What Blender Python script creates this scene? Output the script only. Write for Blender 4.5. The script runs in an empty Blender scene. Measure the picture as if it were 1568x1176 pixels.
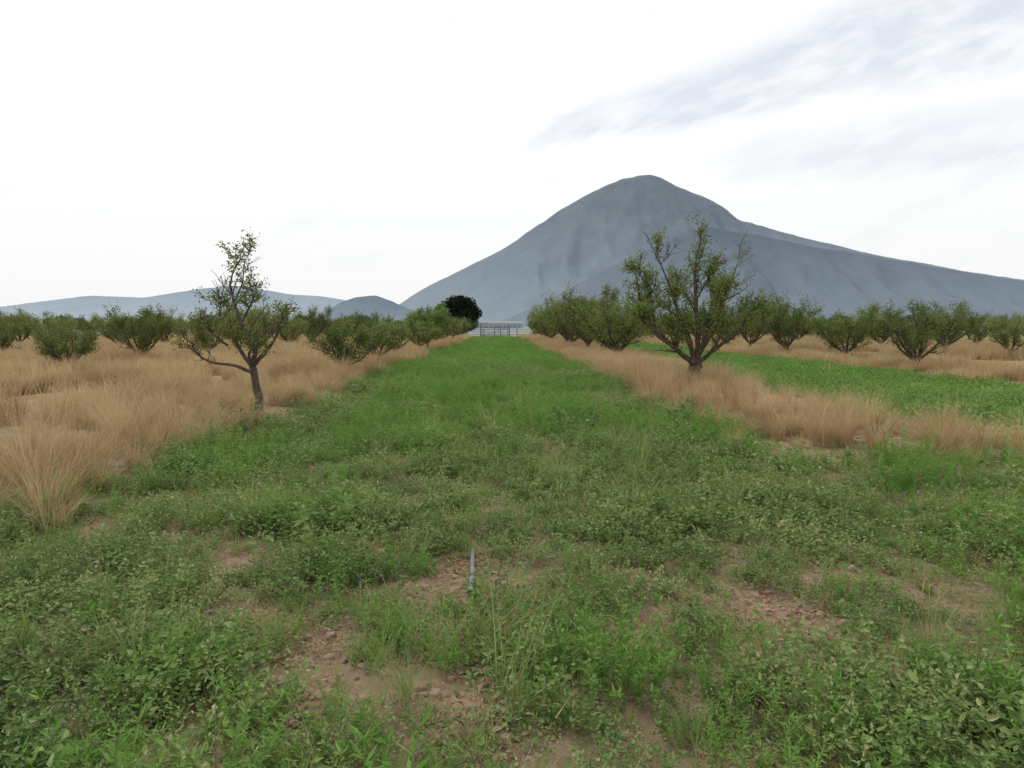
import bpy, math, random, bmesh
import numpy as np
from mathutils import Vector

rng = np.random.default_rng(7)
random.seed(7)
scene = bpy.context.scene
SK = -0.022          # the orchard rows run very slightly to the left of +Y

# ------------------------------------------------------------------ noise
def _h(ix, iy, seed):
    n = (ix.astype(np.int64)*374761393 + iy.astype(np.int64)*668265263 + seed*982451653) & 0x7fffffff
    n = ((n ^ (n >> 13))*1274126177) & 0x7fffffff
    return ((n ^ (n >> 16)) & 0xffff)/65535.0
def vnoise(x, y, seed=0):
    x = np.asarray(x, float); y = np.asarray(y, float)
    ix = np.floor(x); iy = np.floor(y)
    fx = x-ix; fy = y-iy
    fx = fx*fx*(3-2*fx); fy = fy*fy*(3-2*fy)
    a = _h(ix, iy, seed); b = _h(ix+1, iy, seed); c = _h(ix, iy+1, seed); d = _h(ix+1, iy+1, seed)
    return (a*(1-fx)+b*fx)*(1-fy)+(c*(1-fx)+d*fx)*fy
def fbm(x, y, o=4, seed=0):
    s = 0; a = 0.5; t = 0
    for i in range(o):
        s = s+a*vnoise(x*2**i+13.7*i, y*2**i-7.1*i, seed+i); t += a; a *= .5
    return s/t

BARE = [(-0.26,4.15,0.27),(-0.26,3.8,0.14),(-0.95,3.05,0.27),(1.38,3.6,0.31),(-0.20,2.72,0.20),(0.50,3.40,0.14),
        (1.62,3.35,0.18),(-0.85,2.7,0.13),(-1.0,3.95,0.12),(0.0,3.45,.11),(-1.7,3.5,.10),(0.75,5.2,.14),
        (3.15,7.9,.3),(3.3,6.9,.3),(-3.8,10.9,.4)]
def hz(x, y):
    x = np.asarray(x, float); y = np.asarray(y, float)
    u = x-SK*y
    near = np.clip(1-(np.hypot(x, y)-60)/60, 0, 1)
    z = (fbm(x*1.6, y*1.6, 3, 5)-.5)*.07+(fbm(x*9, y*9, 3, 11)-.5)*.05
    for c in (-14.4, -4.7, 5.2, 15.1):
        z = z+.07*np.exp(-((u-c)/1.1)**2)
    return z*near

# ------------------------------------------------------------------ mesh builder
class MB:
    def __init__(s): s.v=[]; s.f=[]; s.m=[]; s.a=[]; s.n=0
    def add(s, v, f, mat, var):
        v = np.asarray(v, float).reshape(-1, 3); f = np.asarray(f, int)
        s.v.append(v); s.f += (f+s.n).tolist(); s.m += [mat]*len(f)
        s.a += np.broadcast_to(np.asarray(var, float), (len(f),)).tolist(); s.n += len(v)
    def mesh(s, name, mats, smooth=False):
        me = bpy.data.meshes.new(name)
        me.from_pydata(np.concatenate(s.v).tolist(), [], s.f)
        for m in mats: me.materials.append(m)
        me.polygons.foreach_set('material_index', s.m)
        at = me.attributes.new('var', 'FLOAT', 'FACE'); at.data.foreach_set('value', s.a)
        if smooth: me.polygons.foreach_set('use_smooth', [True]*len(s.f))
        me.update(); return me

def norm(v): return v/np.maximum(np.linalg.norm(v, axis=-1, keepdims=True), 1e-9)

def leaves(mb, base, d, L, W, mat, var, flat=0.0):
    """folded leaves, two quads each"""
    N = len(base); d = norm(d)
    r = rng.normal(size=(N, 3)); r[:, 2] *= (1-flat)
    side = norm(np.cross(d, norm(r)+np.array([0,0,flat*2])))
    nrm = np.cross(side, d); L = L[:, None]; W = W[:, None]
    fold = W*.22
    P = np.stack([base, base+d*L*.3+side*W*.5+nrm*fold, base+d*L*.72+side*W*.36+nrm*fold*.6, base+d*L-nrm*L*.08,
                  base+d*L*.72-side*W*.36+nrm*fold*.6, base+d*L*.3-side*W*.5+nrm*fold], 1)
    o = np.arange(N)[:, None]*6
    F = np.concatenate([o+np.array([[0,1,2,3]]), o+np.array([[0,3,4,5]])])
    mb.add(P, F, mat, np.concatenate([var, var]))

def cards(mb, base, d, L, W, mat, var):
    N = len(base); d = norm(d)
    side = norm(np.cross(d, rng.normal(size=(N, 3)))); nrm = np.cross(side, d)
    L = L[:, None]; W = W[:, None]
    P = np.stack([base, base+d*L*.45+side*W*.5+nrm*W*.1, base+d*L, base+d*L*.45-side*W*.5+nrm*W*.1], 1)
    mb.add(P, np.arange(N)[:, None]*4+np.array([[0,1,2,3]]), mat, var)

def blades(mb, base, az, L, W, lean, curve, mat, var, seg=4):
    N = len(base); h = np.stack([np.cos(az), np.sin(az), 0*az], 1)
    tw = az+np.pi/2+rng.normal(size=N)*.5
    side = np.stack([np.cos(tw), np.sin(tw), 0*az], 1)
    p = base.copy(); rows = []
    for k in range(seg+1):
        w = (W*(1-(k/seg)**1.5*.9)/2)[:, None]
        rows += [p-side*w, p+side*w]
        th = lean+curve*(k/seg)
        p = p+(h*np.sin(th)[:, None]+np.array([0,0,1.])*np.cos(th)[:, None])*(L/seg)[:, None]
    P = np.stack(rows, 1); K = 2*(seg+1)
    o = np.arange(N)[:, None]*K
    F = np.concatenate([o+np.array([[2*k, 2*k+1, 2*k+3, 2*k+2]]) for k in range(seg)])
    mb.add(P, F, mat, np.tile(var, seg))

def tube(mb, pts, rad, mat=0, sides=6, var=.5):
    pts = np.asarray(pts, float); n = len(pts)
    T = norm(np.gradient(pts, axis=0))
    ref = np.array([1., .13, .07]) if abs(T[0][0]) < .8 else np.array([0, 1., .1])
    A = norm(np.cross(T, ref)); B = np.cross(T, A)
    th = np.arange(sides)*2*np.pi/sides
    rad = np.asarray(rad)[:, None, None]
    R = pts[:, None]+rad*(A[:, None]*np.cos(th)[None, :, None]+B[:, None]*np.sin(th)[None, :, None])
    F = []
    for i in range(n-1):
        for j in range(sides):
            k = (j+1) % sides
            F.append([i*sides+j, i*sides+k, (i+1)*sides+k, (i+1)*sides+j])
    mb.add(R, F, mat, var)

# ------------------------------------------------------------------ materials
def new_mat(name):
    m = bpy.data.materials.new(name); m.use_nodes = True
    m.node_tree.nodes.clear(); return m, m.node_tree
def N(nt, t, **kw):
    n = nt.nodes.new(t)
    for k, v in kw.items(): setattr(n, k, v)
    return n
def ramp(nt, fac, stops):
    r = N(nt, 'ShaderNodeValToRGB'); e = r.color_ramp.elements
    while len(e) > 1: e.remove(e[-1])
    e[0].position = stops[0][0]; e[0].color = (*stops[0][1], 1)
    for p, c in stops[1:]:
        x = e.new(p); x.color = (*c, 1)
    nt.links.new(fac, r.inputs[0]); return r.outputs[0]
def math_(nt, op, a, b=None, clamp=False):
    n = N(nt, 'ShaderNodeMath', operation=op, use_clamp=clamp)
    for i, x in enumerate((a, b)):
        if x is None: continue
        if isinstance(x, (int, float)): n.inputs[i].default_value = x
        else: nt.links.new(x, n.inputs[i])
    return n.outputs[0]
def maprange(nt, v, a, b, c=0., d=1.):
    r = N(nt, 'ShaderNodeMapRange'); nt.links.new(v, r.inputs[0])
    for i, x in enumerate((a, b, c, d)): r.inputs[i+1].default_value = x
    return r.outputs[0]
def mix(nt, f, a, b, mode='MIX'):
    n = N(nt, 'ShaderNodeMix', data_type='RGBA', blend_type=mode)
    for s, x in ((n.inputs[0], f), (n.inputs[6], a), (n.inputs[7], b)):
        if isinstance(x, (int, float)): s.default_value = x
        elif isinstance(x, tuple): s.default_value = (*x, 1)
        else: nt.links.new(x, s)
    return n.outputs[2]
def noise(nt, scale, detail=3, vec=None, rough=.5):
    n = N(nt, 'ShaderNodeTexNoise'); n.inputs['Scale'].default_value = scale
    n.inputs['Detail'].default_value = detail; n.inputs['Roughness'].default_value = rough
    if vec is not None: nt.links.new(vec, n.inputs['Vector'])
    return n.outputs['Fac']

def leaf_mat(name, stops, trans=.3, wn=.45, noise_scale=.6, gloss=False):
    m, nt = new_mat(name)
    at = N(nt, 'ShaderNodeAttribute', attribute_name='var')
    rn = N(nt, 'ShaderNodeAttribute', attribute_name='rnd')
    oi = N(nt, 'ShaderNodeObjectInfo'); geo = N(nt, 'ShaderNodeNewGeometry')
    nz = noise(nt, noise_scale, 1, geo.outputs['Position'])
    nz = math_(nt, 'MULTIPLY_ADD', nz, 2.0); nt.nodes[-1].inputs[2].default_value = -.5
    rr = math_(nt, 'FRACT', math_(nt, 'ADD', oi.outputs['Random'], rn.outputs['Fac']))
    f = math_(nt, 'ADD', math_(nt, 'MULTIPLY', at.outputs['Fac'], .45), math_(nt, 'MULTIPLY', rr, .6-wn))
    f = math_(nt, 'ADD', f, math_(nt, 'MULTIPLY', nz, wn), True)
    c = ramp(nt, f, stops)
    if gloss:
        p = N(nt, 'ShaderNodeBsdfPrincipled'); nt.links.new(c, p.inputs['Base Color'])
        p.inputs['Roughness'].default_value = .5; p.inputs['Specular IOR Level'].default_value = .35
    else:
        p = N(nt, 'ShaderNodeBsdfDiffuse'); nt.links.new(c, p.inputs['Color'])
    t = N(nt, 'ShaderNodeBsdfTranslucent'); nt.links.new(c, t.inputs['Color'])
    ms = N(nt, 'ShaderNodeMixShader'); ms.inputs[0].default_value = trans
    nt.links.new(p.outputs[0], ms.inputs[1]); nt.links.new(t.outputs[0], ms.inputs[2])
    o = N(nt, 'ShaderNodeOutputMaterial'); nt.links.new(ms.outputs[0], o.inputs[0])
    return m

M_weed = leaf_mat('weed_leaf', [(0,(.05,.095,.03)),(.22,(.10,.175,.048)),(.5,(.18,.275,.075)),(.74,(.27,.355,.12)),(.9,(.38,.37,.17)),(1,(.50,.41,.23))], wn=.35, noise_scale=1.1, gloss=True)
M_feather = leaf_mat('feathery_leaf', [(0,(.10,.20,.045)),(.5,(.17,.32,.07)),(1,(.31,.43,.13))], wn=.35, noise_scale=1.1)
M_grass = leaf_mat('green_grass_blade', [(0,(.13,.21,.055)),(.45,(.23,.33,.10)),(.78,(.39,.41,.18)),(1,(.60,.52,.30))])
M_dry = leaf_mat('dry_grass_blade', [(0,(.25,.165,.09)),(.3,(.40,.285,.155)),(.65,(.55,.42,.24)),(1,(.68,.57,.37))], .3, .3, .5)
M_litter = leaf_mat('leaf_litter', [(0,(.16,.11,.07)),(.5,(.33,.235,.145)),(1,(.50,.40,.26))], .1)
M_tleaf = leaf_mat('tree_leaf', [(0,(.075,.115,.035)),(.4,(.15,.20,.055)),(.75,(.26,.31,.10)),(1,(.38,.38,.17))], .4, .25, 1.2)
M_tleaf2 = leaf_mat('tree_leaf_dark', [(0,(.065,.10,.034)),(.5,(.13,.175,.055)),(1,(.24,.28,.11))], .38, .25, 1.2)
M_willow = leaf_mat('bright_leaf', [(0,(.10,.17,.05)),(.5,(.18,.27,.08)),(1,(.27,.37,.14))], .35, .25)
M_dark = leaf_mat('dark_round_leaf', [(0,(.014,.020,.016)),(.5,(.024,.034,.022)),(1,(.05,.06,.038))], .08, .2)
M_flower = leaf_mat('magenta_petal', [(0,(.45,.06,.33)),(1,(.6,.12,.45))], .2)

def simple(name, c1, c2, scale=8, rough=.85, bump=.0, detail=5):
    m, nt = new_mat(name); tc = N(nt, 'ShaderNodeTexCoord')
    nz = noise(nt, scale, detail, tc.outputs['Object'])
    c = ramp(nt, nz, [(.3, c1), (.7, c2)])
    p = N(nt, 'ShaderNodeBsdfPrincipled'); nt.links.new(c, p.inputs['Base Color']); p.inputs['Roughness'].default_value = rough
    p.inputs['Specular IOR Level'].default_value = .2
    if bump:
        b = N(nt, 'ShaderNodeBump'); b.inputs['Strength'].default_value = bump; b.inputs['Distance'].default_value = .02
        nt.links.new(nz, b.inputs['Height']); nt.links.new(b.outputs[0], p.inputs['Normal'])
    o = N(nt, 'ShaderNodeOutputMaterial'); nt.links.new(p.outputs[0], o.inputs[0]); return m
M_bark = simple('bark', (.05,.04,.032), (.15,.118,.095), 14, .9, .7)
M_clod = simple('soil_clod', (.26,.17,.12), (.46,.33,.245), 30, .95, .5)
M_hose = simple('grey_pvc', (.14,.14,.145), (.25,.25,.26), 26, .75, .2)
M_wood = simple('weathered_wood', (.10,.105,.11), (.17,.172,.175), 6, .9, .3)
M_wall = simple('whitewashed_wall', (.28,.32,.35), (.32,.36,.39), 2, .9)
M_roof = simple('tile_roof', (.24,.26,.28), (.28,.3,.32), 2, .9)
M_glass = simple('window_dark', (.1,.12,.14), (.13,.15,.17), 2, .4)

# ground material
m, nt = new_mat('orchard_soil'); M_ground = m
geo = N(nt, 'ShaderNodeNewGeometry'); pos = geo.outputs['Position']
sx = N(nt, 'ShaderNodeSeparateXYZ'); nt.links.new(pos, sx.inputs[0])
soil = ramp(nt, noise(nt, 7, 8, pos, .65), [(.25,(.16,.105,.07)),(.5,(.31,.215,.15)),(.75,(.46,.34,.25))])
soil = mix(nt, maprange(nt, noise(nt, 2.2, 4, pos), .4, .65, .1, .65), soil, (.15,.15,.07))
u = math_(nt, 'ADD', sx.outputs[0], math_(nt, 'MULTIPLY', sx.outputs[1], -SK))
ph = math_(nt, 'MULTIPLY', math_(nt, 'ADD', u, .1), 2*math.pi/9.8)
band = math_(nt, 'COSINE', ph)
band = math_(nt, 'SUBTRACT', band, math_(nt, 'MULTIPLY', maprange(nt, u, -5.2, -4), -2.)) 
band = math_(nt, 'SUBTRACT', band, 2.)
bandn = math_(nt, 'ADD', band, math_(nt, 'MULTIPLY', math_(nt, 'SUBTRACT', noise(nt, .5, 4, pos), .5), 1.6))
straw = ramp(nt, noise(nt, 4, 6, pos, .7), [(.3,(.24,.16,.09)),(.7,(.46,.34,.2))])
veg = mix(nt, maprange(nt, bandn, -.5, .3), straw, (.13,.19,.06))
c = mix(nt, maprange(nt, sx.outputs[1], 5, 26, 0, .9), soil, veg)
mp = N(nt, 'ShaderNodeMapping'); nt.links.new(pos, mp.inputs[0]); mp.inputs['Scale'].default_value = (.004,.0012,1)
far = ramp(nt, noise(nt, 3, 3, mp.outputs[0]), [(.35,(.19,.235,.245)),(.5,(.25,.28,.28)),(.65,(.21,.25,.27))])  # blue-grey distant fields: aerial haze painted into the ground colour
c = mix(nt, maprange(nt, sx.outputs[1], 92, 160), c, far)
p = N(nt, 'ShaderNodeBsdfDiffuse'); nt.links.new(c, p.inputs[0])
b = N(nt, 'ShaderNodeBump'); b.inputs['Strength'].default_value=.8; b.inputs['Distance'].default_value=.03
nt.links.new(noise(nt, 30, 6, pos, .7), b.inputs['Height']); nt.links.new(b.outputs[0], p.inputs['Normal'])
o = N(nt, 'ShaderNodeOutputMaterial'); nt.links.new(p.outputs[0], o.inputs[0])

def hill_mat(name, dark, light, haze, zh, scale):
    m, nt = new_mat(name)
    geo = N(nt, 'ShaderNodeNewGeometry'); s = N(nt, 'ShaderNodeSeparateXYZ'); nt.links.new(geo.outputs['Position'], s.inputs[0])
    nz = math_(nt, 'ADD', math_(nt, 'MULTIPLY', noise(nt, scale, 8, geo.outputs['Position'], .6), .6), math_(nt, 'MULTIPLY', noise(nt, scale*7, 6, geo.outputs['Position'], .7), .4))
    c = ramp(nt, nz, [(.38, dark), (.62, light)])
    c = mix(nt, maprange(nt, s.outputs[2], zh, 0, 0, .8), c, haze)  # aerial haze painted into the slope colour, stronger towards the foot
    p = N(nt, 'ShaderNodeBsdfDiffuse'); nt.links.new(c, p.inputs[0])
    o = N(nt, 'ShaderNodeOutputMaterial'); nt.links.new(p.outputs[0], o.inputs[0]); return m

def link(me, name, loc=(0,0,0)):
    ob = bpy.data.objects.new(name, me); ob.location = loc
    scene.collection.objects.link(ob); return ob

# ------------------------------------------------------------------ ground
def axis(lo, hi, step, far):
    a = list(np.arange(lo, hi, step)); s = step; x = a[-1]
    while x < far: s *= 1.22; x += s; a.append(x)
    s = step; x = lo
    while x > -far: s *= 1.22; x -= s; a.insert(0, x)
    return np.array(a)
gx = axis(-7, 7, .07, 12000); gy = axis(1.5, 14, .07, 14000)
X, Y = np.meshgrid(gx, gy)
Z = hz(X, Y)
V = np.stack([X, Y, Z], -1).reshape(-1, 3); nx, ny = len(gx), len(gy)
I = (np.arange(ny-1)[:, None]*nx+np.arange(nx-1)[None]).reshape(-1)
mb = MB(); mb.add(V, np.stack([I, I+1, I+nx+1, I+nx], 1), 0, .5)
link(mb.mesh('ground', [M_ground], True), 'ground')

# ------------------------------------------------------------------ mountains
def mountain(name, yc, W, prof, mat, seed, gul=.10, nx=360, ny=120, gsc=1.0):
    px, pz = np.array(prof, float).T
    xs = np.linspace(px[0], px[-1], nx); ys = np.linspace(-1, 1, ny)
    X, T = np.meshgrid(xs, ys)
    P = np.interp(xs, px, pz); k = np.ones(5)/5; P = np.convolve(np.pad(P, 2, 'edge'), k, 'valid')
    P = P*(1+(fbm(xs/70, xs*0, 4, seed)-.5)*.025)
    t = np.abs(T)
    S = (1-t)**1.2
    Yy = yc+T*W
    wx = X+(fbm(X/500, Yy/500, 3, seed+9)-.5)*420*t
    g = 1-np.abs(2*fbm(wx/(210*gsc), Yy/(900*gsc), 5, seed+3)-1)
    g2 = fbm(X/(90*gsc), Yy/(140*gsc), 5, seed+5)-.5
    Z = P[None]*(S-(1-g)*gul*4*t*(1-t)*1.3+g2*.08*np.minimum(1, t*6)*(1-t))
    Z = np.maximum(Z, 0)-2*(t > .98)
    V = np.stack([X, Yy, Z], -1).reshape(-1, 3)
    I = (np.arange(ny-1)[:, None]*nx+np.arange(nx-1)[None]).reshape(-1)
    mb = MB(); mb.add(V, np.stack([I, I+1, I+nx+1, I+nx], 1), 0, .5)
    return link(mb.mesh(name, [mat], True), name)

main = [(-1150,0),(-877,40),(-679,128),(-561,210),(-326,329),(-93,440),(62,540),(255,673),(446,786),(580,843),(676,882),(772,899),(868,884),(1023,812),
        (1179,745),(1257,699),(1336,635),(1453,604),(1695,540),(2100,440),(2700,330),(3600,200),(4800,60),(5200,0)]
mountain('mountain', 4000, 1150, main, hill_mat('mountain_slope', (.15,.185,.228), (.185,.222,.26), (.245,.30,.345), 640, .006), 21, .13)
spur = [(-150,0),(112,94),(361,233),(608,355),(792,436),(931,474),(1132,443),(1357,395),(1800,320),(2440,217),(3300,90),(3800,0)]
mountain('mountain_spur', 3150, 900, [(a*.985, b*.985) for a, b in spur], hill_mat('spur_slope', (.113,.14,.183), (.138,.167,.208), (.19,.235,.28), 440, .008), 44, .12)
small = [(-1500,0),(-1200,22),(-900,30),(-718,42),(-644,90),(-583,112),(-509,119),(-449,97),(-400,73),(-254,20),(-150,0)]
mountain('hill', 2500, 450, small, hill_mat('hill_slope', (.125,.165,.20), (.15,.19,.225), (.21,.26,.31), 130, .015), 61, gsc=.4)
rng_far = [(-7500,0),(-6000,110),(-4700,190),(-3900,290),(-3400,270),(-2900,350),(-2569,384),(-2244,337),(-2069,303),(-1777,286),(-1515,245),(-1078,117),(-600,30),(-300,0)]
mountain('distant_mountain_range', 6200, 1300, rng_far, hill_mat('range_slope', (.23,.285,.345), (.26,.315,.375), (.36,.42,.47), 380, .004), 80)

# ------------------------------------------------------------------ instancing
def hidden_coll(name, meshes):
    c = bpy.data.collections.new(name)
    for i, me in enumerate(meshes):
        ob = bpy.data.objects.new('%s_%02d' % (name, i), me); c.objects.link(ob)
    return c

def scatter(name, pts, scl, idx, coll, tilt=.12, rot=None, real=False):
    n = len(pts); me = bpy.data.meshes.new(name); me.from_pydata(pts.tolist(), [], [])
    if rot is None:
        rot = np.stack([rng.normal(size=n)*tilt, rng.normal(size=n)*tilt, rng.random(n)*6.283], 1)
    a = me.attributes.new('rot', 'FLOAT_VECTOR', 'POINT'); a.data.foreach_set('vector', rot.ravel())
    a = me.attributes.new('scl', 'FLOAT', 'POINT'); a.data.foreach_set('value', np.asarray(scl, float))
    if real:
        a = me.attributes.new('rnd', 'FLOAT', 'POINT'); a.data.foreach_set('value', rng.random(n))
    a = me.attributes.new('vid', 'INT', 'POINT'); a.data.foreach_set('value', np.asarray(idx, np.int32))
    ob = link(me, name)
    ng = bpy.data.node_groups.new(name+'_gn', 'GeometryNodeTree')
    ng.interface.new_socket('Geometry', in_out='INPUT', socket_type='NodeSocketGeometry')
    ng.interface.new_socket('Geometry', in_out='OUTPUT', socket_type='NodeSocketGeometry')
    gi = ng.nodes.new('NodeGroupInput'); go = ng.nodes.new('NodeGroupOutput')
    ip = ng.nodes.new('GeometryNodeInstanceOnPoints'); ci = ng.nodes.new('GeometryNodeCollectionInfo')
    ci.inputs['Collection'].default_value = coll
    ci.inputs['Separate Children'].default_value = True; ci.inputs['Reset Children'].default_value = True
    def na(nm, t):
        q = ng.nodes.new('GeometryNodeInputNamedAttribute'); q.data_type = t; q.inputs['Name'].default_value = nm
        return q.outputs['Attribute']
    e = ng.nodes.new('FunctionNodeEulerToRotation'); ng.links.new(na('rot', 'FLOAT_VECTOR'), e.inputs[0])
    ng.links.new(gi.outputs[0], ip.inputs['Points']); ng.links.new(ci.outputs[0], ip.inputs['Instance'])
    ip.inputs['Pick Instance'].default_value = True
    ng.links.new(na('vid', 'INT'), ip.inputs['Instance Index']); ng.links.new(e.outputs[0], ip.inputs['Rotation'])
    ng.links.new(na('scl', 'FLOAT'), ip.inputs['Scale'])
    out = ip.outputs[0]
    if real:
        rz = ng.nodes.new('GeometryNodeRealizeInstances'); ng.links.new(out, rz.inputs[0]); out = rz.outputs[0]
    ng.links.new(out, go.inputs[0])
    md = ob.modifiers.new('scatter', 'NODES'); md.node_group = ng
    return ob

def stems(n, hmin, hmax, spread, lean=.9):
    out = []
    for i in range(n):
        az = random.random()*6.283; r = spread*math.sqrt(random.random())
        b = np.array([r*math.cos(az), r*math.sin(az), -.01]); L = random.uniform(hmin, hmax)
        th0 = random.uniform(.05, lean)*(.4+r/spread*.6); th1 = th0+random.uniform(-.2, .7)
        az += random.gauss(0, .5); s = np.linspace(0, 1, 9); th = th0+(th1-th0)*s
        st = np.stack([np.sin(th)*math.cos(az), np.sin(th)*math.sin(az), np.cos(th)], 1)*L/8
        out.append(b+np.cumsum(st, 0))
    return out

def leafy(n, hmin, hmax, spread, ll, lw, mat_i, per=2, lean=.9):
    mb = MB(); B=[]; D=[]
    for s in stems(n, hmin, hmax, spread, lean):
        tube(mb, s[[0,3,6,8]], [.0018,.0015,.001,.0006], 1, 3, .6)
        for k in range(2, 9):
            for q in range(per):
                a = random.random()*6.283
                B.append(s[k]); D.append([math.cos(a), math.sin(a), random.uniform(-.15, .8)])
    B = np.array(B); D = norm(np.array(D)); n = len(B)
    pet = rng.uniform(.003, .022, n)[:, None]
    leaves(mb, B+D*pet, D, rng.uniform(ll*.6, ll*1.3, n), rng.uniform(lw*.7, lw*1.2, n), mat_i, rng.random(n), .5)
    return mb.mesh('weed', [M_weed, M_grass])

def feathery(n, hmin, hmax, spread):
    mb = MB(); B=[]; D=[]
    for s in stems(n, hmin, hmax, spread, .6):
        tube(mb, s[[0,3,6,8]], [.0018,.0014,.001,.0006], 0, 3, .6)
        for k in range(1, 9):
            for q in range(4):
                a = random.random()*6.283
                B.append(s[k]+np.array([0,0,random.uniform(-.006,.006)])); D.append([math.cos(a), math.sin(a), random.uniform(.1, 1.2)])
    B = np.array(B); D = norm(np.array(D)); n = len(B)
    cards(mb, B, D, rng.uniform(.018, .042, n), rng.uniform(.004, .007, n), 0, rng.random(n))
    return mb.mesh('feathery', [M_feather])

def tuft(n, lmin, lmax, w, spread, mat, lean=.5, curve=1.2, seg=4):
    mb = MB(); az = rng.random(n)*6.283; r = spread*np.sqrt(rng.random(n))
    base = np.stack([r*np.cos(az), r*np.sin(az), np.full(n, -.01)], 1)
    az2 = az+rng.normal(size=n)*.7
    blades(mb, base, az2, rng.uniform(lmin, lmax, n), rng.uniform(w*.6, w*1.3, n), rng.uniform(0.03, lean, n), rng.uniform(.1, curve, n), 0, rng.random(n), seg)
    return mb.mesh('tuft', [mat])

def rosette(n):
    mb = MB(); az = rng.random(n)*6.283
    D = np.stack([np.cos(az), np.sin(az), rng.uniform(.15, .9, n)], 1)
    b = rng.normal(size=(n, 3))*.02; b[:, 2] = np.abs(b[:, 2])
    leaves(mb, b, D, rng.uniform(.035, .08, n), rng.uniform(.014, .028, n), 0, rng.random(n), .9)
    return mb.mesh('rosette', [M_weed])

def litter():
    mb = MB(); n = 45
    b = np.stack([rng.normal(size=n)*.09, rng.normal(size=n)*.09, rng.uniform(.004, .03, n)], 1)
    a = rng.random(n)*6.283; D = np.stack([np.cos(a), np.sin(a), rng.normal(size=n)*.15], 1)
    leaves(mb, b, D, rng.uniform(.015, .045, n), rng.uniform(.006, .016, n), 0, rng.random(n), .8)
    n = 14; b = np.stack([rng.normal(size=n)*.08, rng.normal(size=n)*.08, rng.uniform(.005, .04, n)], 1)
    blades(mb, b, rng.random(n)*6.283, rng.uniform(.06, .18, n), np.full(n, .0032), rng.uniform(1.0, 1.5, n), rng.uniform(0, .3, n), 0, rng.random(n), 3)
    return mb.mesh('litter', [M_litter])

def groundcover(n, R, ll, lw):
    mb = MB(); r = R*np.sqrt(rng.random(n)); a = rng.random(n)*6.283
    b = np.stack([r*np.cos(a), r*np.sin(a), rng.uniform(.008, .07, n)*(1-.5*(r/R)**2)], 1)
    a2 = rng.random(n)*6.283; D = np.stack([np.cos(a2), np.sin(a2), rng.uniform(-.2, .7, n)], 1)
    leaves(mb, b, D, rng.uniform(ll*.6, ll*1.2, n), rng.uniform(lw*.7, lw*1.2, n), 0, rng.random(n), .8)
    return mb.mesh('groundcover', [M_weed])

weeds = [leafy(14,.10,.20,.10,.026,.015,0), leafy(18,.10,.22,.12,.022,.012,0), leafy(12,.08,.16,.12,.030,.018,0),
         leafy(10,.12,.26,.08,.027,.012,0,3), leafy(16,.06,.14,.14,.021,.014,0),      # 0-4
         feathery(16,.12,.22,.11), feathery(12,.14,.28,.09), feathery(14,.08,.18,.12),   # 5-7
         tuft(38,.10,.28,.0045,.06,M_grass), tuft(26,.12,.36,.005,.05,M_grass,.4,1.0), tuft(34,.06,.18,.0045,.09,M_grass,.8), # 8-10
         rosette(14), rosette(20),   # 11,12
         tuft(30,.08,.28,.0035,.06,M_dry,.9,1.0), litter(),   # 13,14
         groundcover(110,.18,.026,.017), groundcover(140,.20,.020,.0135)]  # 15,16
C_weeds = hidden_coll('weed_clump', weeds)
golds = [tuft(230,.45,.95,.0075,.15,M_dry,.45,1.7), tuft(220,.35,.80,.0075,.18,M_dry,.6,1.9), tuft(190,.5,1.05,.007,.12,M_dry,.35,1.5),
         tuft(180,.25,.6,.008,.2,M_dry,.8,1.8), tuft(150,.25,.55,.007,.16,M_litter,.9,1.8)]
C_gold = hidden_coll('dry_tussock', golds)
# wider patches of the same plants, for the distance
def fgreen(n, R):
    mb = MB(); k = n//2
    r = R*np.sqrt(rng.random(k)); a = rng.random(k)*6.283
    hh = .08+.16*vnoise(r*np.cos(a)*5+9, r*np.sin(a)*5+3, n)
    b = np.stack([r*np.cos(a), r*np.sin(a), hh*rng.random(k)], 1); a2 = rng.random(k)*6.283
    cards(mb, b, np.stack([np.cos(a2), np.sin(a2), rng.uniform(0, 1.6, k)], 1), rng.uniform(.05, .11, k), rng.uniform(.018, .035, k), 0, rng.random(k))
    r = R*np.sqrt(rng.random(k)); a = rng.random(k)*6.283
    b = np.stack([r*np.cos(a), r*np.sin(a), .12*rng.random(k)], 1); a2 = rng.random(k)*6.283
    cards(mb, b, np.stack([np.cos(a2), np.sin(a2), rng.uniform(0, 1.2, k)], 1), rng.uniform(.04, .09, k), rng.uniform(.025, .04, k), 1, rng.random(k))
    return mb.mesh('green_patch', [M_feather, M_weed])
C_fgreen = hidden_coll('green_patch', [fgreen(380, .55), fgreen(420, .6), fgreen(340, .5)])
def fgold(n, R):
    mb = MB(); nc = 9; cr = R*np.sqrt(rng.random(nc)); ca = rng.random(nc)*6.283; ci = rng.integers(0, nc, n)
    az = rng.random(n)*6.283; rr = .16*np.sqrt(rng.random(n))
    b = np.stack([(cr*np.cos(ca))[ci]+rr*np.cos(az), (cr*np.sin(ca))[ci]+rr*np.sin(az), np.full(n, -.02)], 1)
    blades(mb, b, az+rng.normal(size=n)*.7, rng.uniform(.35, .9, n), rng.uniform(.011, .02, n), rng.uniform(.03, .55, n), rng.uniform(.2, 1.6, n), 0, rng.random(n), 3)
    return mb.mesh('gold_patch', [M_dry])
C_fgold = hidden_coll('gold_patch', [fgold(520, .8), fgold(480, .75), fgold(560, .9)])

def bare(x, y):
    f = np.ones_like(x)
    for bx, by, r in BARE:
        d = np.hypot((x-bx)/r, (y-by)/(r*1.25))+ (fbm(x*6, y*6, 2, 3)-.5)*.7
        f = np.minimum(f, np.clip((d-.8)*3, .03, 1))
    return f

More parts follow.
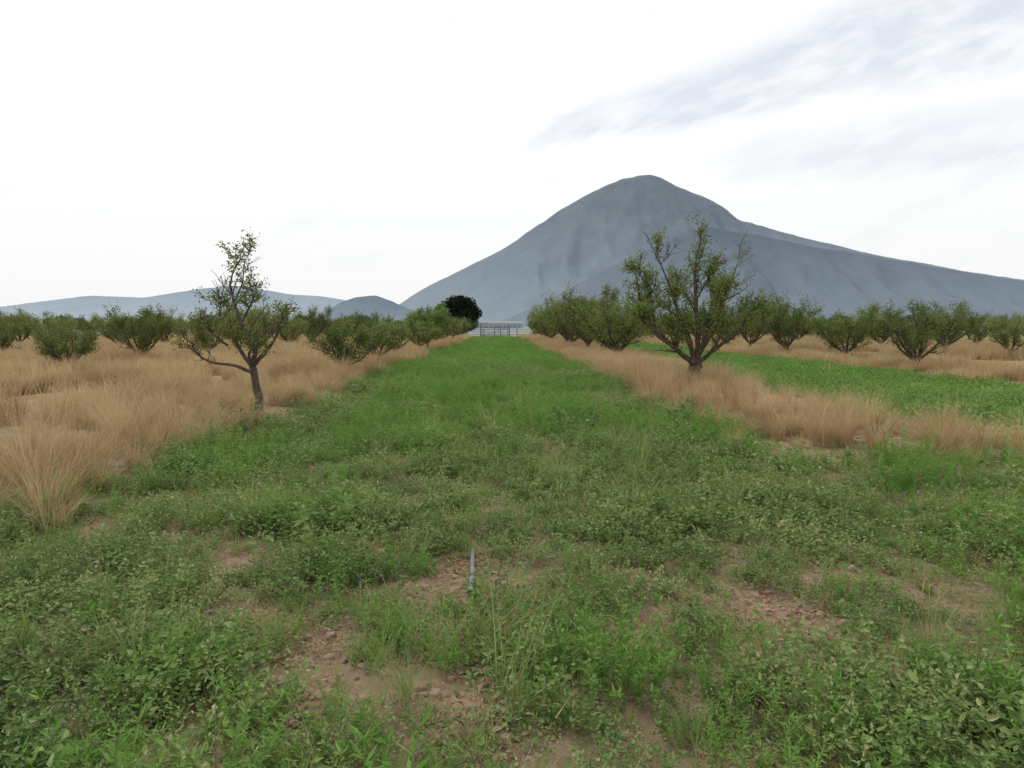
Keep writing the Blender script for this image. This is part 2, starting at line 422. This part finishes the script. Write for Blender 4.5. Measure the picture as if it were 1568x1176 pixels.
def green_zone(name, u0, u1, y0, y1, dens, smul, cover=.85, thr=.24):
    n = int((u1-u0)*(y1-y0)*dens)
    y = rng.uniform(y0, y1, n); u = rng.uniform(u0, u1, n); x = u+SK*y
    uw = u+(fbm(x*.8, y*.8, 3, 77)-.5)*1.2
    cov = fbm(x*2.1, y*1.7, 4, 31)
    keep = rng.random(n) < bare(x, y)*np.clip((cov-thr)*5, cover, 1)*np.where((uw > u0+.25) & (uw < u1-.25), 1, .4)
    x, y, u, cov = x[keep], y[keep], u[keep], cov[keep]; n = len(x)
    fe = fbm(x*.55, y*.3, 3, 55)+.14*np.clip((y-5)/6, 0, 1)-.05*np.abs(u)/3-.07*(y < 6)
    gr = fbm(x*.9, y*.9, 3, 66)
    r = rng.random(n); idx = rng.integers(0, 5, n)
    idx = np.where(r < np.clip((fe-.42)*4, .03, .8), rng.integers(5, 8, n), idx)
    r = rng.random(n); idx = np.where(r < np.clip((gr-.42)*2.0, .08, .5), rng.integers(8, 11, n), idx)
    r = rng.random(n); idx = np.where(r < .07, rng.integers(11, 13, n), idx)
    r = rng.random(n); idx = np.where(r < .05+.12*(cov < .42), 13, idx)
    r = rng.random(n); idx = np.where(r < .05, 14, idx)
    if y1 < 12:
        r = rng.random(n); idx = np.where(r < .34, rng.integers(15, 17, n), idx)
    s = smul*np.exp(rng.normal(size=n)*.27)*np.clip(.35+1.2*cov, .55, 1.3)*np.clip(bare(x, y)+.3, .4, 1)
    return scatter(name, np.stack([x, y, hz(x, y)], 1), s, idx, C_weeds, real=True)

green_zone('weeds', -3.9, 4.6, 1.0, 5, 112, .88, .60, .27)
green_zone('weeds', -3.9, 3.6, 5, 10, 72, .98, .68, .26)
green_zone('weeds', 3.0, 6.2, 3.5, 7.6, 50, 1.0, .6, .26)
green_zone('weeds', -3.95, 3.35, 10, 26, 30, 1.12)
def far_zone(name, u0, u1, y0, y1, dens, coll, s0, s1, wob=1.0):
    n = int((u1-u0)*(y1-y0)*dens); y = rng.uniform(y0, y1, n); u = rng.uniform(u0, u1, n); x = u+SK*y
    uw = u+(fbm(x*.7, y*.7, 3, 77)-.5)*wob
    keep = (uw > u0+.1) & (uw < u1-.1) & (rng.random(n) < np.clip((fbm(x*.6, y*.45, 3, 91)-.2)*5, .35, 1))
    x, y = x[keep], y[keep]; n = len(x)
    scatter(name, np.stack([x, y, hz(x, y)], 1), rng.uniform(s0, s1, n), rng.integers(0, 3, n), coll, .05)
far_zone('weeds', -3.95, 3.4, 25, 92, 2.6, C_fgreen, .85, 1.35)
far_zone('weeds', 6.6, 13.2, 7, 92, 2.4, C_fgreen, .85, 1.4)

P = []
for bx, by, r in BARE:
    k = int(40*r*r*4); a = rng.random(k)*6.283; q = r*1.2*np.sqrt(rng.random(k))
    P.append(np.stack([bx+q*np.cos(a), by+1.2*q*np.sin(a)], 1))
P2 = np.stack([rng.uniform(-3.6, 3.6, 800), rng.uniform(1.5, 9, 800)], 1)
P = np.concatenate(P+[P2]); n = len(P)
scatter('leaf_litter', np.column_stack([P, hz(P[:,0], P[:,1])]), rng.uniform(.4, 1.0, n), np.full(n, 14), C_weeds, .05, real=True)

# soil clods
cl = []
for i in range(5):
    bm = bmesh.new(); bmesh.ops.create_icosphere(bm, subdivisions=2, radius=1)
    for v in bm.verts:
        q = v.co; d = .6+.8*float(fbm(np.array([q.x*1.7+i*9]), np.array([q.y*1.7+q.z*2.3]), 3, i)[0]); v.co = Vector((q.x*d, q.y*d*.85, q.z*d*.6))
    me = bpy.data.meshes.new('clod'); bm.to_mesh(me); bm.free(); me.materials.append(M_clod); cl.append(me)
C_clod = hidden_coll('soil_clod', cl)
P = []
for bx, by, r in BARE:
    k = int(340*r); a = rng.random(k)*6.283; q = r*1.2*np.sqrt(rng.random(k))
    P.append(np.stack([bx+q*np.cos(a), by+1.2*q*np.sin(a)], 1))
P = np.concatenate(P+[np.stack([rng.uniform(-3.8, 5.5, 1300), rng.uniform(1.5, 10, 1300)], 1)]); n = len(P)
scatter('soil_clods', np.column_stack([P, hz(P[:,0], P[:,1])]), np.minimum(np.exp(rng.normal(size=n)*.6)*.015, .038), rng.integers(0, 5, n), C_clod, .6)

def gold_zone(u0, u1, y0, y1, dens, sc, thr=.3, name='dry_grass', extra=None):
    n = int((u1-u0)*(y1-y0)*dens)
    y = rng.uniform(y0, y1, n); u = rng.uniform(u0, u1, n); x = u+SK*y
    cov = fbm(x*.6, y*.45, 3, 91)
    w = (u1-u0)/2; ed = 1-np.abs((u-(u0+u1)/2)/w)
    keep = rng.random(n) < np.clip((cov-thr)*5, .3, 1)*np.clip(ed*w*2.2+(fbm(x*1.5, y*1.5, 2, 8)-.5)*2, .08, 1)
    keep &= ~((x > -4.75) & (x < -3.4) & (y > 9.9) & (y < 12.6))
    x, y, u, cov, ed = x[keep], y[keep], u[keep], cov[keep], ed[keep]; n = len(x)
    s = sc*rng.uniform(.55, 1.15, n)*(.55+.8*cov)*np.clip(.55+ed*w*.8, .5, 1)
    if extra is not None:
        e = np.array(extra); x = np.append(x, e[:, 0]); y = np.append(y, e[:, 1]); s = np.append(s, e[:, 2]); n = len(x)
    r = rng.random(n); idx = np.where(r < .6, rng.integers(0, 3, n), np.where(r < .88, 3, 4))
    scatter(name, np.stack([x, y, hz(x, y)], 1), s, idx, C_gold, .16, real=True)
exL = [(-4.9,8.6,.85),(-4.5,8.9,.8),(-4.2,9.2,.75),(-3.95,8.7,.75),(-4.4,8.0,.8),(-4.0,9.7,.6),(-5.0,9.8,.9),(-5.0,10.8,.85),(-5.1,11.6,.85)]
exR = [(4.3,16.6,.8),(4.7,16.2,.95),(5.1,16.5,.95),(5.4,16.9,.85),(4.6,15.4,.85),(5.2,15.2,.85),(4.95,16.9,.85),(4.2,15.9,.7),
       (3.75,10.4,.85),(4.2,10.6,.9),(4.6,10.2,.9),(4.0,9.6,.7),(5.0,10.8,.9),(3.5,11.3,.7),(4.3,9.9,.8),
       (4.6,8.3,.75),(5.2,8.0,.8),(5.8,8.5,.85),(4.2,8.7,.6),(5.0,7.5,.6),(6.3,8.1,.8)]
gold_zone(-7.5, -3.35, 5.0, 22, 4.6, .90, .18, extra=exL)
gold_zone(2.7, 6.9, 7.8, 22, 5.2, .84, .18, extra=exR)
far_zone('dry_grass', -7.5, -3.8, 21, 92, 1.1, C_fgold, .7, 1.0)
far_zone('dry_grass', 3.2, 6.7, 21, 92, 1.1, C_fgold, .65, .95)
far_zone('dry_grass', 12.8, 17, 14, 92, .8, C_fgold, .6, .95)
far_zone('dry_grass', -17.5, -7.0, 9, 92, .65, C_fgold, .7, 1.05)
far_zone('dry_grass', -40, -17, 20, 92, .35, C_fgold, .85, 1.2)
far_zone('dry_grass', 20, 42, 26, 92, .3, C_fgold, .8, 1.15)

# ------------------------------------------------------------------ trees
def smooth_line(P, k=4):
    P = np.asarray(P, float); n = len(P)
    if n < 3: return P
    out = []
    for i in range(n-1):
        p0 = P[max(i-1, 0)]; p1 = P[i]; p2 = P[i+1]; p3 = P[min(i+2, n-1)]
        for j in range(k):
            t = j/k
            out.append(.5*((2*p1)+(-p0+p2)*t+(2*p0-5*p1+4*p2-p3)*t*t+(-p0+3*p1-3*p2+p3)*t**3))
    out.append(P[-1]); return np.array(out)

def child(p, d, L, bend, nseg=6, up=.25):
    pts = [p]; d = d/np.linalg.norm(d)
    for i in range(nseg):
        d = d+np.array([random.gauss(0, bend), random.gauss(0, bend), random.gauss(0, bend)+up/nseg])
        d /= np.linalg.norm(d); pts.append(pts[-1]+d*L/nseg)
    return np.array(pts)

def build_tree(name, limbs, seed, leafmat, n_sub=6, n_twig=5, leaf_n=7, leaf_len=.06, sub_len=.45, leaf_spread=.05, bare_top=0., twigL=.35, clump=.5, tw=1.):
    random.seed(seed); mb = MB(); LB=[]; LD=[]
    def leafset(pts, k, amt):
        for _ in range(k):
            t = random.uniform(.15, 1)*(len(pts)-1); i = min(int(t), len(pts)-2); q = pts[i]+(pts[i+1]-pts[i])*(t-i)
            LB.append(q+np.array([random.gauss(0, amt) for _ in range(3)]))
            LD.append([random.gauss(0, 1), random.gauss(0, 1), random.gauss(.15, .8)])
    for pts, r0, r1 in limbs:
        P = smooth_line(pts); P[1:-1] += np.array([[random.gauss(0, r0*.14) for _ in range(3)] for _ in range(len(P)-2)])
        R = np.linspace(r0, r1, len(P)); tube(mb, P, R, 0, 8)
        Ltot = np.sum(np.linalg.norm(np.diff(P, axis=0), axis=1))
        if r1 > r0*.75 and len(pts) <= 3 and r0 > .04: continue
        for s in range(n_sub):
            t = random.uniform(.25, 1) if s else 1.; i = min(int(t*(len(P)-1)), len(P)-2)
            tan = P[i+1]-P[i]; tan = tan/np.linalg.norm(tan)
            d = tan*.8+np.array([random.gauss(0, .6), random.gauss(0, .6), random.gauss(.25, .4)])
            L = Ltot*sub_len*random.uniform(.5, 1.1)*(1.15-.6*t)+.12
            C = child(P[i], d, L, .17); rr = max(R[i]*.55, .006)
            tube(mb, C, np.linspace(rr, .004*tw, len(C)), 0, 5)
            rich = 1 if random.random() > bare_top*(.5+t*.7) else .10
            if random.random() < .25*clump: rich *= .3
            for w in range(n_twig):
                j = random.randint(1, len(C)-2)
                d2 = norm(C[j+1]-C[j])*.7+np.array([random.gauss(0, .6), random.gauss(0, .6), random.gauss(.3, .4)])
                T = child(C[j], d2, twigL*random.uniform(.5, 1.2), .15, 4, .3)
                tube(mb, T, np.linspace(.005*tw, .0025*tw, len(T)), 0, 3)
                leafset(T, int(leaf_n*rich*random.uniform(.2, 1.8)), leaf_spread)
            leafset(C, int(leaf_n*rich*1.3), leaf_spread)
    B = np.array(LB); D = np.array(LD, float); n = len(B)
    cards(mb, B, D, rng.uniform(leaf_len*.6, leaf_len*1.3, n), rng.uniform(leaf_len*.35, leaf_len*.7, n), 1, rng.random(n))
    return mb.mesh(name, [M_bark, leafmat])

def vase(seed, H, Wd, trunk=.45, n=6, r=.09):
    random.seed(seed*17+3); L = [([(0,0,-.1),(random.gauss(0,.03),random.gauss(0,.03),trunk*.5),(random.gauss(0,.05),random.gauss(0,.05),trunk)], r*1.15, r)]
    top = np.array(L[0][0][-1]); a0 = random.random()*6
    for i in range(n):
        a = a0+i*6.283/n+random.gauss(0, .25); s = Wd/2*random.uniform(.6, 1.05); h = H*random.uniform(.72, 1.0)
        if i == n-1: s *= .25
        c, q = math.cos(a), math.sin(a); rr = r*random.uniform(.45, .65)
        p = [top, top+np.array([c*s*.35, q*s*.35, (h-trunk)*.2]), top+np.array([c*s*.7+random.gauss(0,.08), q*s*.7+random.gauss(0,.08), (h-trunk)*.5]),
             top+np.array([c*s*.9, q*s*.9, (h-trunk)*.78])]
        L.append((p, rr, .012))
    return L

# near left tree
k = .0114
def q(x, z, y=0): return (x*k, y, z*k)
Ltree = [([q(6,-8), q(0,38,.02), q(-6,78,.0)], .080, .062),
         ([q(-6,78), q(-26,98,.1), q(-44,128,.2), q(-50,168,.25)], .045, .010),
         ([q(-6,78), q(2,108,-.1), q(-16,146,-.15), q(-28,178,-.1), q(-34,212,-.05), q(-22,242,0)], .05, .008),
         ([q(-6,78), q(16,104,.1), q(30,132,.2), q(38,162,.25)], .045, .010),
         ([q(-4,66), q(-28,80,-.2), q(-62,88,-.4), q(-85,112,-.5)], .035, .010),
         ([q(-16,146,-.15), q(2,176,-.2), q(6,196,-.2)], .022, .006),
         ([q(-28,178,-.1), q(-14,208,-.1), q(-12,238,-.05), q(-2,258,0)], .016, .004),
         ([q(-44,128,.2), q(-66,160,.3), q(-58,205,.3)], .02, .005),
         ([q(-6,78), q(-10,105,.35), q(10,130,.6), q(20,155,.8)], .03, .008),
         ([q(-44,110,0), q(-60,130,-.2), q(-78,150,-.2)], .022, .006),
         ([q(-6,78), q(0,100,-.3), q(25,118,-.5), q(34,140,-.6)], .028, .008)]
me = build_tree('fruit_tree_a', Ltree, 5, M_tleaf, 8, 6, 9, .062, .32, .05, .5, .24, .5, 1.3)
link(me, 'fruit_tree', (-4.62, 12.0, 0))

k = .0177
Rtree = [([q(0,-6), q(-2,18), q(0,36)], .20, .17),
         ([q(-2,34), q(-26,54,.1), q(-58,86,.3), q(-80,128,.4), q(-88,172,.4)], .085, .012),
         ([q(-2,36), q(-14,74,-.2), q(-36,120,-.4), q(-52,160,-.5), q(-70,196,-.5)], .075, .010),
         ([q(0,36), q(4,86,0), q(0,130,.1), q(-2,175,.1), q(4,222,0)], .085, .009),
         ([q(0,36), q(18,72,.2), q(38,108,.4), q(56,148,.5), q(70,186,.6)], .08, .010),
         ([q(2,34), q(26,58,-.3), q(54,84,-.6), q(72,120,-.7)], .065, .012),
         ([q(-2,34), q(-36,58,-.4), q(-70,80,-.7), q(-88,104,-.8)], .06, .012),
         ([q(0,36), q(-6,80,.6), q(-16,120,1.0), q(-14,165,1.2)], .07, .012),
         ([q(0,36), q(14,84,-.6), q(24,125,-.9), q(30,160,-1.0)], .06, .012),
         ([q(0,130,.1), q(16,160,.0), q(30,186,-.1)], .03, .007),
         ([q(26,62,-.3), q(44,110,.2), q(40,140,.3)], .03, .007),
         ([q(-26,58,.1), q(-38,90,-.5), q(-50,120,-.6)], .03, .007),
         ([q(-58,88,.3), q(-70,140,.1), q(-92,180,.1)], .03, .006)]
me = build_tree('fruit_tree_b', Rtree, 12, M_tleaf, 11, 8, 12, .082, .34, .06, .22, .36, .7, 1.3)
link(me, 'fruit_tree', (4.91, 17.8, 0))

lows = [build_tree('fruit_tree_low', vase(s, 1.85, 2.7, .45, 7, .07), s, (M_tleaf2 if s % 2 else M_tleaf), 8, 6, 13, .078, .42, .08, .12, .3) for s in (1,2,3)]
tall = [build_tree('fruit_tree_tall', vase(s, 3.3, 3.5, .5, 8, .11), s, (M_tleaf if s % 2 else M_tleaf2), 9, 6, 15, .10, .42, .10, .12, .48, .7, 1.3) for s in (4,5,6,7)]

def place(me, u, y, s=1, rz=None, sz=1, name='fruit_tree'):
    ob = link(me, name, (u+SK*y, y, -.02)); ob.rotation_euler[2] = random.random()*6.28 if rz is None else rz
    ob.scale = (s, s, s*sz); return ob
random.seed(99)
for y, v, s in [(20,0,1.0),(25.5,1,1.0),(31.4,2,1.08),(37,1,1.15),(50,0,1.25),(57,2,1.25),(66,1,1.3),(75,0,1.3),(84,2,1.3)]:
    place(lows[v], -4.6+random.gauss(0,.15), y, s, sz=random.uniform(.9,1.15))
for y, v, s in [(28.4,1,1.08),(34.0,0,.9),(39,2,1.2),(45,3,1.12),(50.5,0,1.2),(57,2,1.2),(64,1,1.25),(71,3,1.25),(80,0,1.3)]:
    place(tall[v], 5.3+random.gauss(0,.2), y, s, sz=random.uniform(.92,1.08))
for y, v, s in [(23.5,2,.85),(29.6,1,.95),(34.7,3,.95),(41,0,1.0),(45,2,1.1),(51,1,1.0),(56,3,1.1),(62,0,1.05),(68,2,1.05),(75,1,1.05),(82,3,1.05)]:
    place(tall[v], 15.1+random.gauss(0,.35), y, s, sz=random.uniform(.85,1.15))
for y, v, s in [(22,0,.68),(27.6,2,.8),(32,1,.78),(37.5,3,.9),(42,0,.9),(47,1,.85),(53,2,.95),(59,3,.9),(66,0,.95),(73,2,.95),(81,1,.95)]:
    place(tall[v], -14.4+random.gauss(0,.35), y, s, sz=random.uniform(.85,1.15))
will = build_tree('bushy_tree', vase(31, 2.6, 2.1, .4, 9, .07), 31, M_willow, 10, 6, 26, .10, .4, .09, 0, .35)
place(will, -4.5, 43.5, 1.2, name='willow_shrub')

pts=[]; sc=[]; ids=[]
for u0 in (-24.2,-34,-43.8,-53.6,24.9,34.7,44.5,54.3):
    for y in np.arange(26, 90, 5.6):
        pts.append((u0+SK*y+random.gauss(0,.4), y+random.gauss(0,.6), 0)); sc.append(random.uniform(.62,1.0)); ids.append(random.randint(0,3))
C_tr = hidden_coll('orchard_tree', tall)
scatter('distant_orchard_trees', np.array(pts), sc, ids, C_tr, 0.0)

def round_tree(name, R, H, zc, seed, mat, n=16000, ll=.26):
    random.seed(seed); mb = MB()
    tube(mb, [(0,0,-.2),(.05,0,zc*.5),(0,.05,zc)], [.35,.28,.2], 0, 9)
    cen=[]
    for i in range(90):
        a = random.random()*6.283; z = random.uniform(-.9, 1); rr = math.sqrt(max(0, 1-z*z))*random.uniform(.45, .86)
        c = np.array([R*rr*math.cos(a), R*rr*math.sin(a), zc+z*H*.78]); cen.append(c)
        if i < 50: tube(mb, [(0,0,zc*.45),(c[0]*.4,c[1]*.4,zc*.7+c[2]*.15),tuple(c)], [.12,.07,.02], 0, 5)
    cen = np.array(cen); ci = rng.integers(0, len(cen), n); d = norm(rng.normal(size=(n, 3)))
    cr = rng.uniform(.5, 1.0, len(cen))*R*.32
    B = cen[ci]+d*(cr[ci]*rng.random(n)**.4)[:, None]
    cards(mb, B, d+rng.normal(size=(n, 3))*.8, rng.uniform(ll*.6, ll*1.2, n), rng.uniform(ll*.4, ll*.8, n), 1, rng.random(n))
    return mb.mesh(name, [M_bark, mat])
rt = round_tree('round_tree', 3.6, 2.9, 3.55, 3, M_dark, 24000, .34)
link(rt, 'round_shade_tree', (-8.7, 110, 0))

M_far = leaf_mat('far_foliage', [(0,(.07,.10,.085)),(.5,(.10,.135,.115)),(1,(.14,.17,.145))], .1, .2, .05)  # muted green, with the haze of distance put into the leaf colour
ft = [round_tree('far_tree', 3.2, 2.4, 2.8, s, M_far, 2500, .55) for s in (11,12,13)]
C_far = hidden_coll('far_tree', ft)
n = 240; x = rng.uniform(-330, 330, n); y = rng.uniform(170, 420, n)
kp = np.abs(x/y+.02) > .035; x, y = x[kp], y[kp]; n = len(x)
scatter('distant_tree_line', np.stack([x, y, 0*x], 1), rng.uniform(.6, 1.1, n), rng.integers(0, 3, n), C_far, 0.0)
n = 70; x = rng.uniform(-60, 60, n); x = x[(x < -6.0) | (x > 2.2)]; n = len(x)
scatter('end_hedge', np.stack([x, rng.uniform(95, 102, n), 0*x-.6], 1), rng.uniform(.38, .62, n), rng.integers(0, 3, n), hidden_coll('hedge_bush', [round_tree('hb', 3.2, 2.4, 2.4, s, M_tleaf2, 4000, .3) for s in (21,22,23)]), 0.0)

# ------------------------------------------------------------------ wooden gate & fence at the end of the lane
mb = MB()
def post(x, y, h, r=.07): tube(mb, [(x,y,-.1),(x+.01,y,h*.5),(x-.02,y,h)], [r*1.1,r,r*.9], 0, 7)
def rail(a, b, r=.04): tube(mb, [a, ((a[0]+b[0])/2, (a[1]+b[1])/2, (a[2]+b[2])/2-.02), b], [r,r,r], 0, 6)
yf = 92.5
for x in np.arange(-20, 20, 2.3): post(x, yf, 1.35+random.uniform(-.15,.1), .055)
for z in (.5, .9, 1.2):
    for x in np.arange(-20, 17, 2.3): rail((x, yf-.07, z), (x+2.3, yf-.07, z+random.uniform(-.03,.03)), .02)
link(mb.mesh('fence', [M_wood]), 'wooden_fence')
mb = MB(); yf = 91.8
post(-4.3, yf, 2.0, .08); post(-.4, yf, 1.8, .08); post(-2.4, yf, 1.5, .05)
for z in (.35,.75,1.15,1.45): rail((-4.15,yf,z),(-.55,yf,z),.028)
rail((-4.15,yf-.06,.35),(-.55,yf-.06,1.45),.025)
for x in (-4.1,-.6): rail((x,yf+.06,.3),(x,yf+.06,1.5),.03)
link(mb.mesh('gate', [M_wood]), 'wooden_gate')

# farm buildings on the plain
def box(mb, x0,x1,y0,y1,z0,z1,mat):
    v = [(x0,y0,z0),(x1,y0,z0),(x1,y1,z0),(x0,y1,z0),(x0,y0,z1),(x1,y0,z1),(x1,y1,z1),(x0,y1,z1)]
    mb.add(v, [[0,1,5,4],[1,2,6,5],[2,3,7,6],[3,0,4,7],[4,5,6,7]], mat, .5)
def farmhouse(x, y, w, h, d=9):
    e = bpy.data.objects.new('farm_building', None); e.location = (x, y, 0); scene.collection.objects.link(e)
    def part(nm, mb, mt):
        ob = link(mb.mesh(nm, [mt]), nm); ob.parent = e
    b = MB(); box(b, -w/2, w/2, 0, d, 0, h, 0); part('walls', b, M_wall)
    b = MB(); v = [(-w/2-.4,-.4,h+.01),(w/2+.4,-.4,h+.01),(w/2+.4,d+.4,h+.01),(-w/2-.4,d+.4,h+.01),(-w/2-.4,d/2,h+2.0),(w/2+.4,d/2,h+2.0)]
    b.add(v, [[0,1,5,4],[2,3,4,5]], 0, .5); b.f += [[1,2,5],[3,0,4]]; b.m += [0,0]; b.a += [.5,.5]; part('roof', b, M_roof)
    b = MB()
    for i in range(int(w/3.5)):
        xx = -w/2+2+i*3.5; box(b, xx-.5, xx+.5, -.03, .02, 1.1, 2.3, 0)
    part('windows', b, M_glass)
    b = MB(); box(b, -.1, .9, -.04, .02, 0, 2.1, 0); part('door', b, M_wood)
farmhouse(-11, 520, 14, 4.0); farmhouse(2, 640, 16, 4.5); farmhouse(-24, 600, 16, 5)

# ------------------------------------------------------------------ drip pipe + flower
mb = MB(); hp = [(-.275,4.56),(-.268,4.4),(-.258,4.22),(-.25,4.05),(-.248,3.86)]
tube(mb, [(x, y, float(hz(x, y))+.035) for x, y in hp], [.0155]*5, 0, 10)
link(mb.mesh('irrigation_pipe', [M_hose], True), 'irrigation_pipe')
mb = MB(); hp = [(-.98,4.12),(-.93,3.95),(-.90,3.82)]
tube(mb, [(x, y, float(hz(x, y))+.05) for x, y in hp], [.009]*3, 0, 8)
link(mb.mesh('irrigation_pipe', [M_wood], True), 'irrigation_pipe')
mb = MB(); n = 14; a = np.arange(n)*6.283/n
tube(mb, [(0,0,0),(.01,0,.12),(0,0,.24)], [.002,.002,.0015], 0, 4)
cards(mb, np.tile([[0,0,.24]], (n,1)), np.stack([np.cos(a), np.sin(a), np.full(n,.6)],1), np.full(n,.022), np.full(n,.012), 1, rng.random(n))
link(mb.mesh('flower', [M_grass, M_flower]), 'magenta_flower', (.165, 2.95, 0))

# ------------------------------------------------------------------ sky
w = bpy.data.worlds.new('World'); scene.world = w; w.use_nodes = True; nt = w.node_tree; nt.nodes.clear()
SE, SR = 52, -35      # sun elevation / azimuth left of the view direction
tc = N(nt, 'ShaderNodeTexCoord'); s = N(nt, 'ShaderNodeSeparateXYZ'); nt.links.new(tc.outputs['Generated'], s.inputs[0])
sky = N(nt, 'ShaderNodeTexSky', sky_type='NISHITA'); sky.sun_disc = False
sky.sun_elevation = math.radians(SE); sky.sun_rotation = math.radians(SR); sky.air_density = 1; sky.dust_density = 2
yy = math_(nt, 'MAXIMUM', s.outputs[1], .08)
a = math_(nt, 'DIVIDE', s.outputs[0], yy); e = math_(nt, 'DIVIDE', s.outputs[2], yy)
cv = N(nt, 'ShaderNodeCombineXYZ'); nt.links.new(math_(nt,'MULTIPLY',a,3.2), cv.inputs[0])
nt.links.new(math_(nt,'ADD',math_(nt,'MULTIPLY',e,9), math_(nt,'MULTIPLY',a,-3.0)), cv.inputs[1])
n1 = noise(nt, 1.6, 5, cv.outputs[0], .55); n2 = noise(nt, 3.2, 4, cv.outputs[0], .55)
def streak(c0, c1, w0, w1, a0, a1, amp):
    ctr = math_(nt, 'ADD', math_(nt, 'MULTIPLY', a, c1), c0)
    d = math_(nt, 'ADD', math_(nt, 'SUBTRACT', e, ctr), math_(nt, 'MULTIPLY', math_(nt, 'SUBTRACT', n1, .5), .12))
    wd = math_(nt, 'ADD', math_(nt, 'MULTIPLY', math_(nt, 'MAXIMUM', a, 0), w1), w0)
    m = math_(nt, 'SUBTRACT', 1, math_(nt, 'DIVIDE', math_(nt, 'ABSOLUTE', d), wd), True)
    m = math_(nt, 'MULTIPLY', m, 1.5, True)
    r = N(nt, 'ShaderNodeMapRange', interpolation_type='SMOOTHSTEP'); nt.links.new(a, r.inputs[0]); r.inputs[1].default_value=a0; r.inputs[2].default_value=a1
    m = math_(nt, 'MULTIPLY', m, r.outputs[0])
    return math_(nt, 'MULTIPLY', math_(nt, 'MULTIPLY', m, maprange(nt, n2, .35, .6, .35, 1)), amp)
m1 = streak(.262, .29, .016, .16, -.02, .10, .8)
m2 = streak(.21, .10, .01, .09, .22, .45, .5)
msk = math_(nt, 'MAXIMUM', math_(nt, 'MAXIMUM', m1, m2), maprange(nt, n1, .56, .75, 0, .25))
thin = mix(nt, .85, sky.outputs[0], (7.6, 8.15, 9.2))
cloud = mix(nt, maprange(nt, s.outputs[2], 0, .28), (9.4,9.5,9.45), (10.6,10.6,10.6))
cloud = mix(nt, .04, cloud, sky.outputs[0])
col = mix(nt, msk, cloud, thin)
bg = N(nt, 'ShaderNodeBackground'); nt.links.new(col, bg.inputs[0]); bg.inputs[1].default_value = .1
o = N(nt, 'ShaderNodeOutputWorld'); nt.links.new(bg.outputs[0], o.inputs[0])

sd = bpy.data.lights.new('sun', 'SUN'); sd.energy = 1.5; sd.angle = math.radians(12); sd.color = (1, .95, .87)
so = bpy.data.objects.new('sun', sd); scene.collection.objects.link(so)
az = math.radians(SR); el = math.radians(SE)
dirv = Vector((math.sin(az)*math.cos(el), math.cos(az)*math.cos(el), math.sin(el)))
so.rotation_euler = dirv.to_track_quat('Z', 'Y').to_euler()

cam = bpy.data.cameras.new('camera'); co = bpy.data.objects.new('camera', cam); scene.collection.objects.link(co)
cam.sensor_fit = 'VERTICAL'; cam.sensor_height = 24; cam.lens = 12/math.tan(math.radians(30)); cam.clip_end = 30000; cam.clip_start = .05
co.location = (0, 0, 1.6); co.rotation_euler = (math.radians(90-4.94), 0, 0); scene.camera = co
scene.view_settings.view_transform = 'Standard'; scene.view_settings.look = 'None'; scene.view_settings.exposure = 0
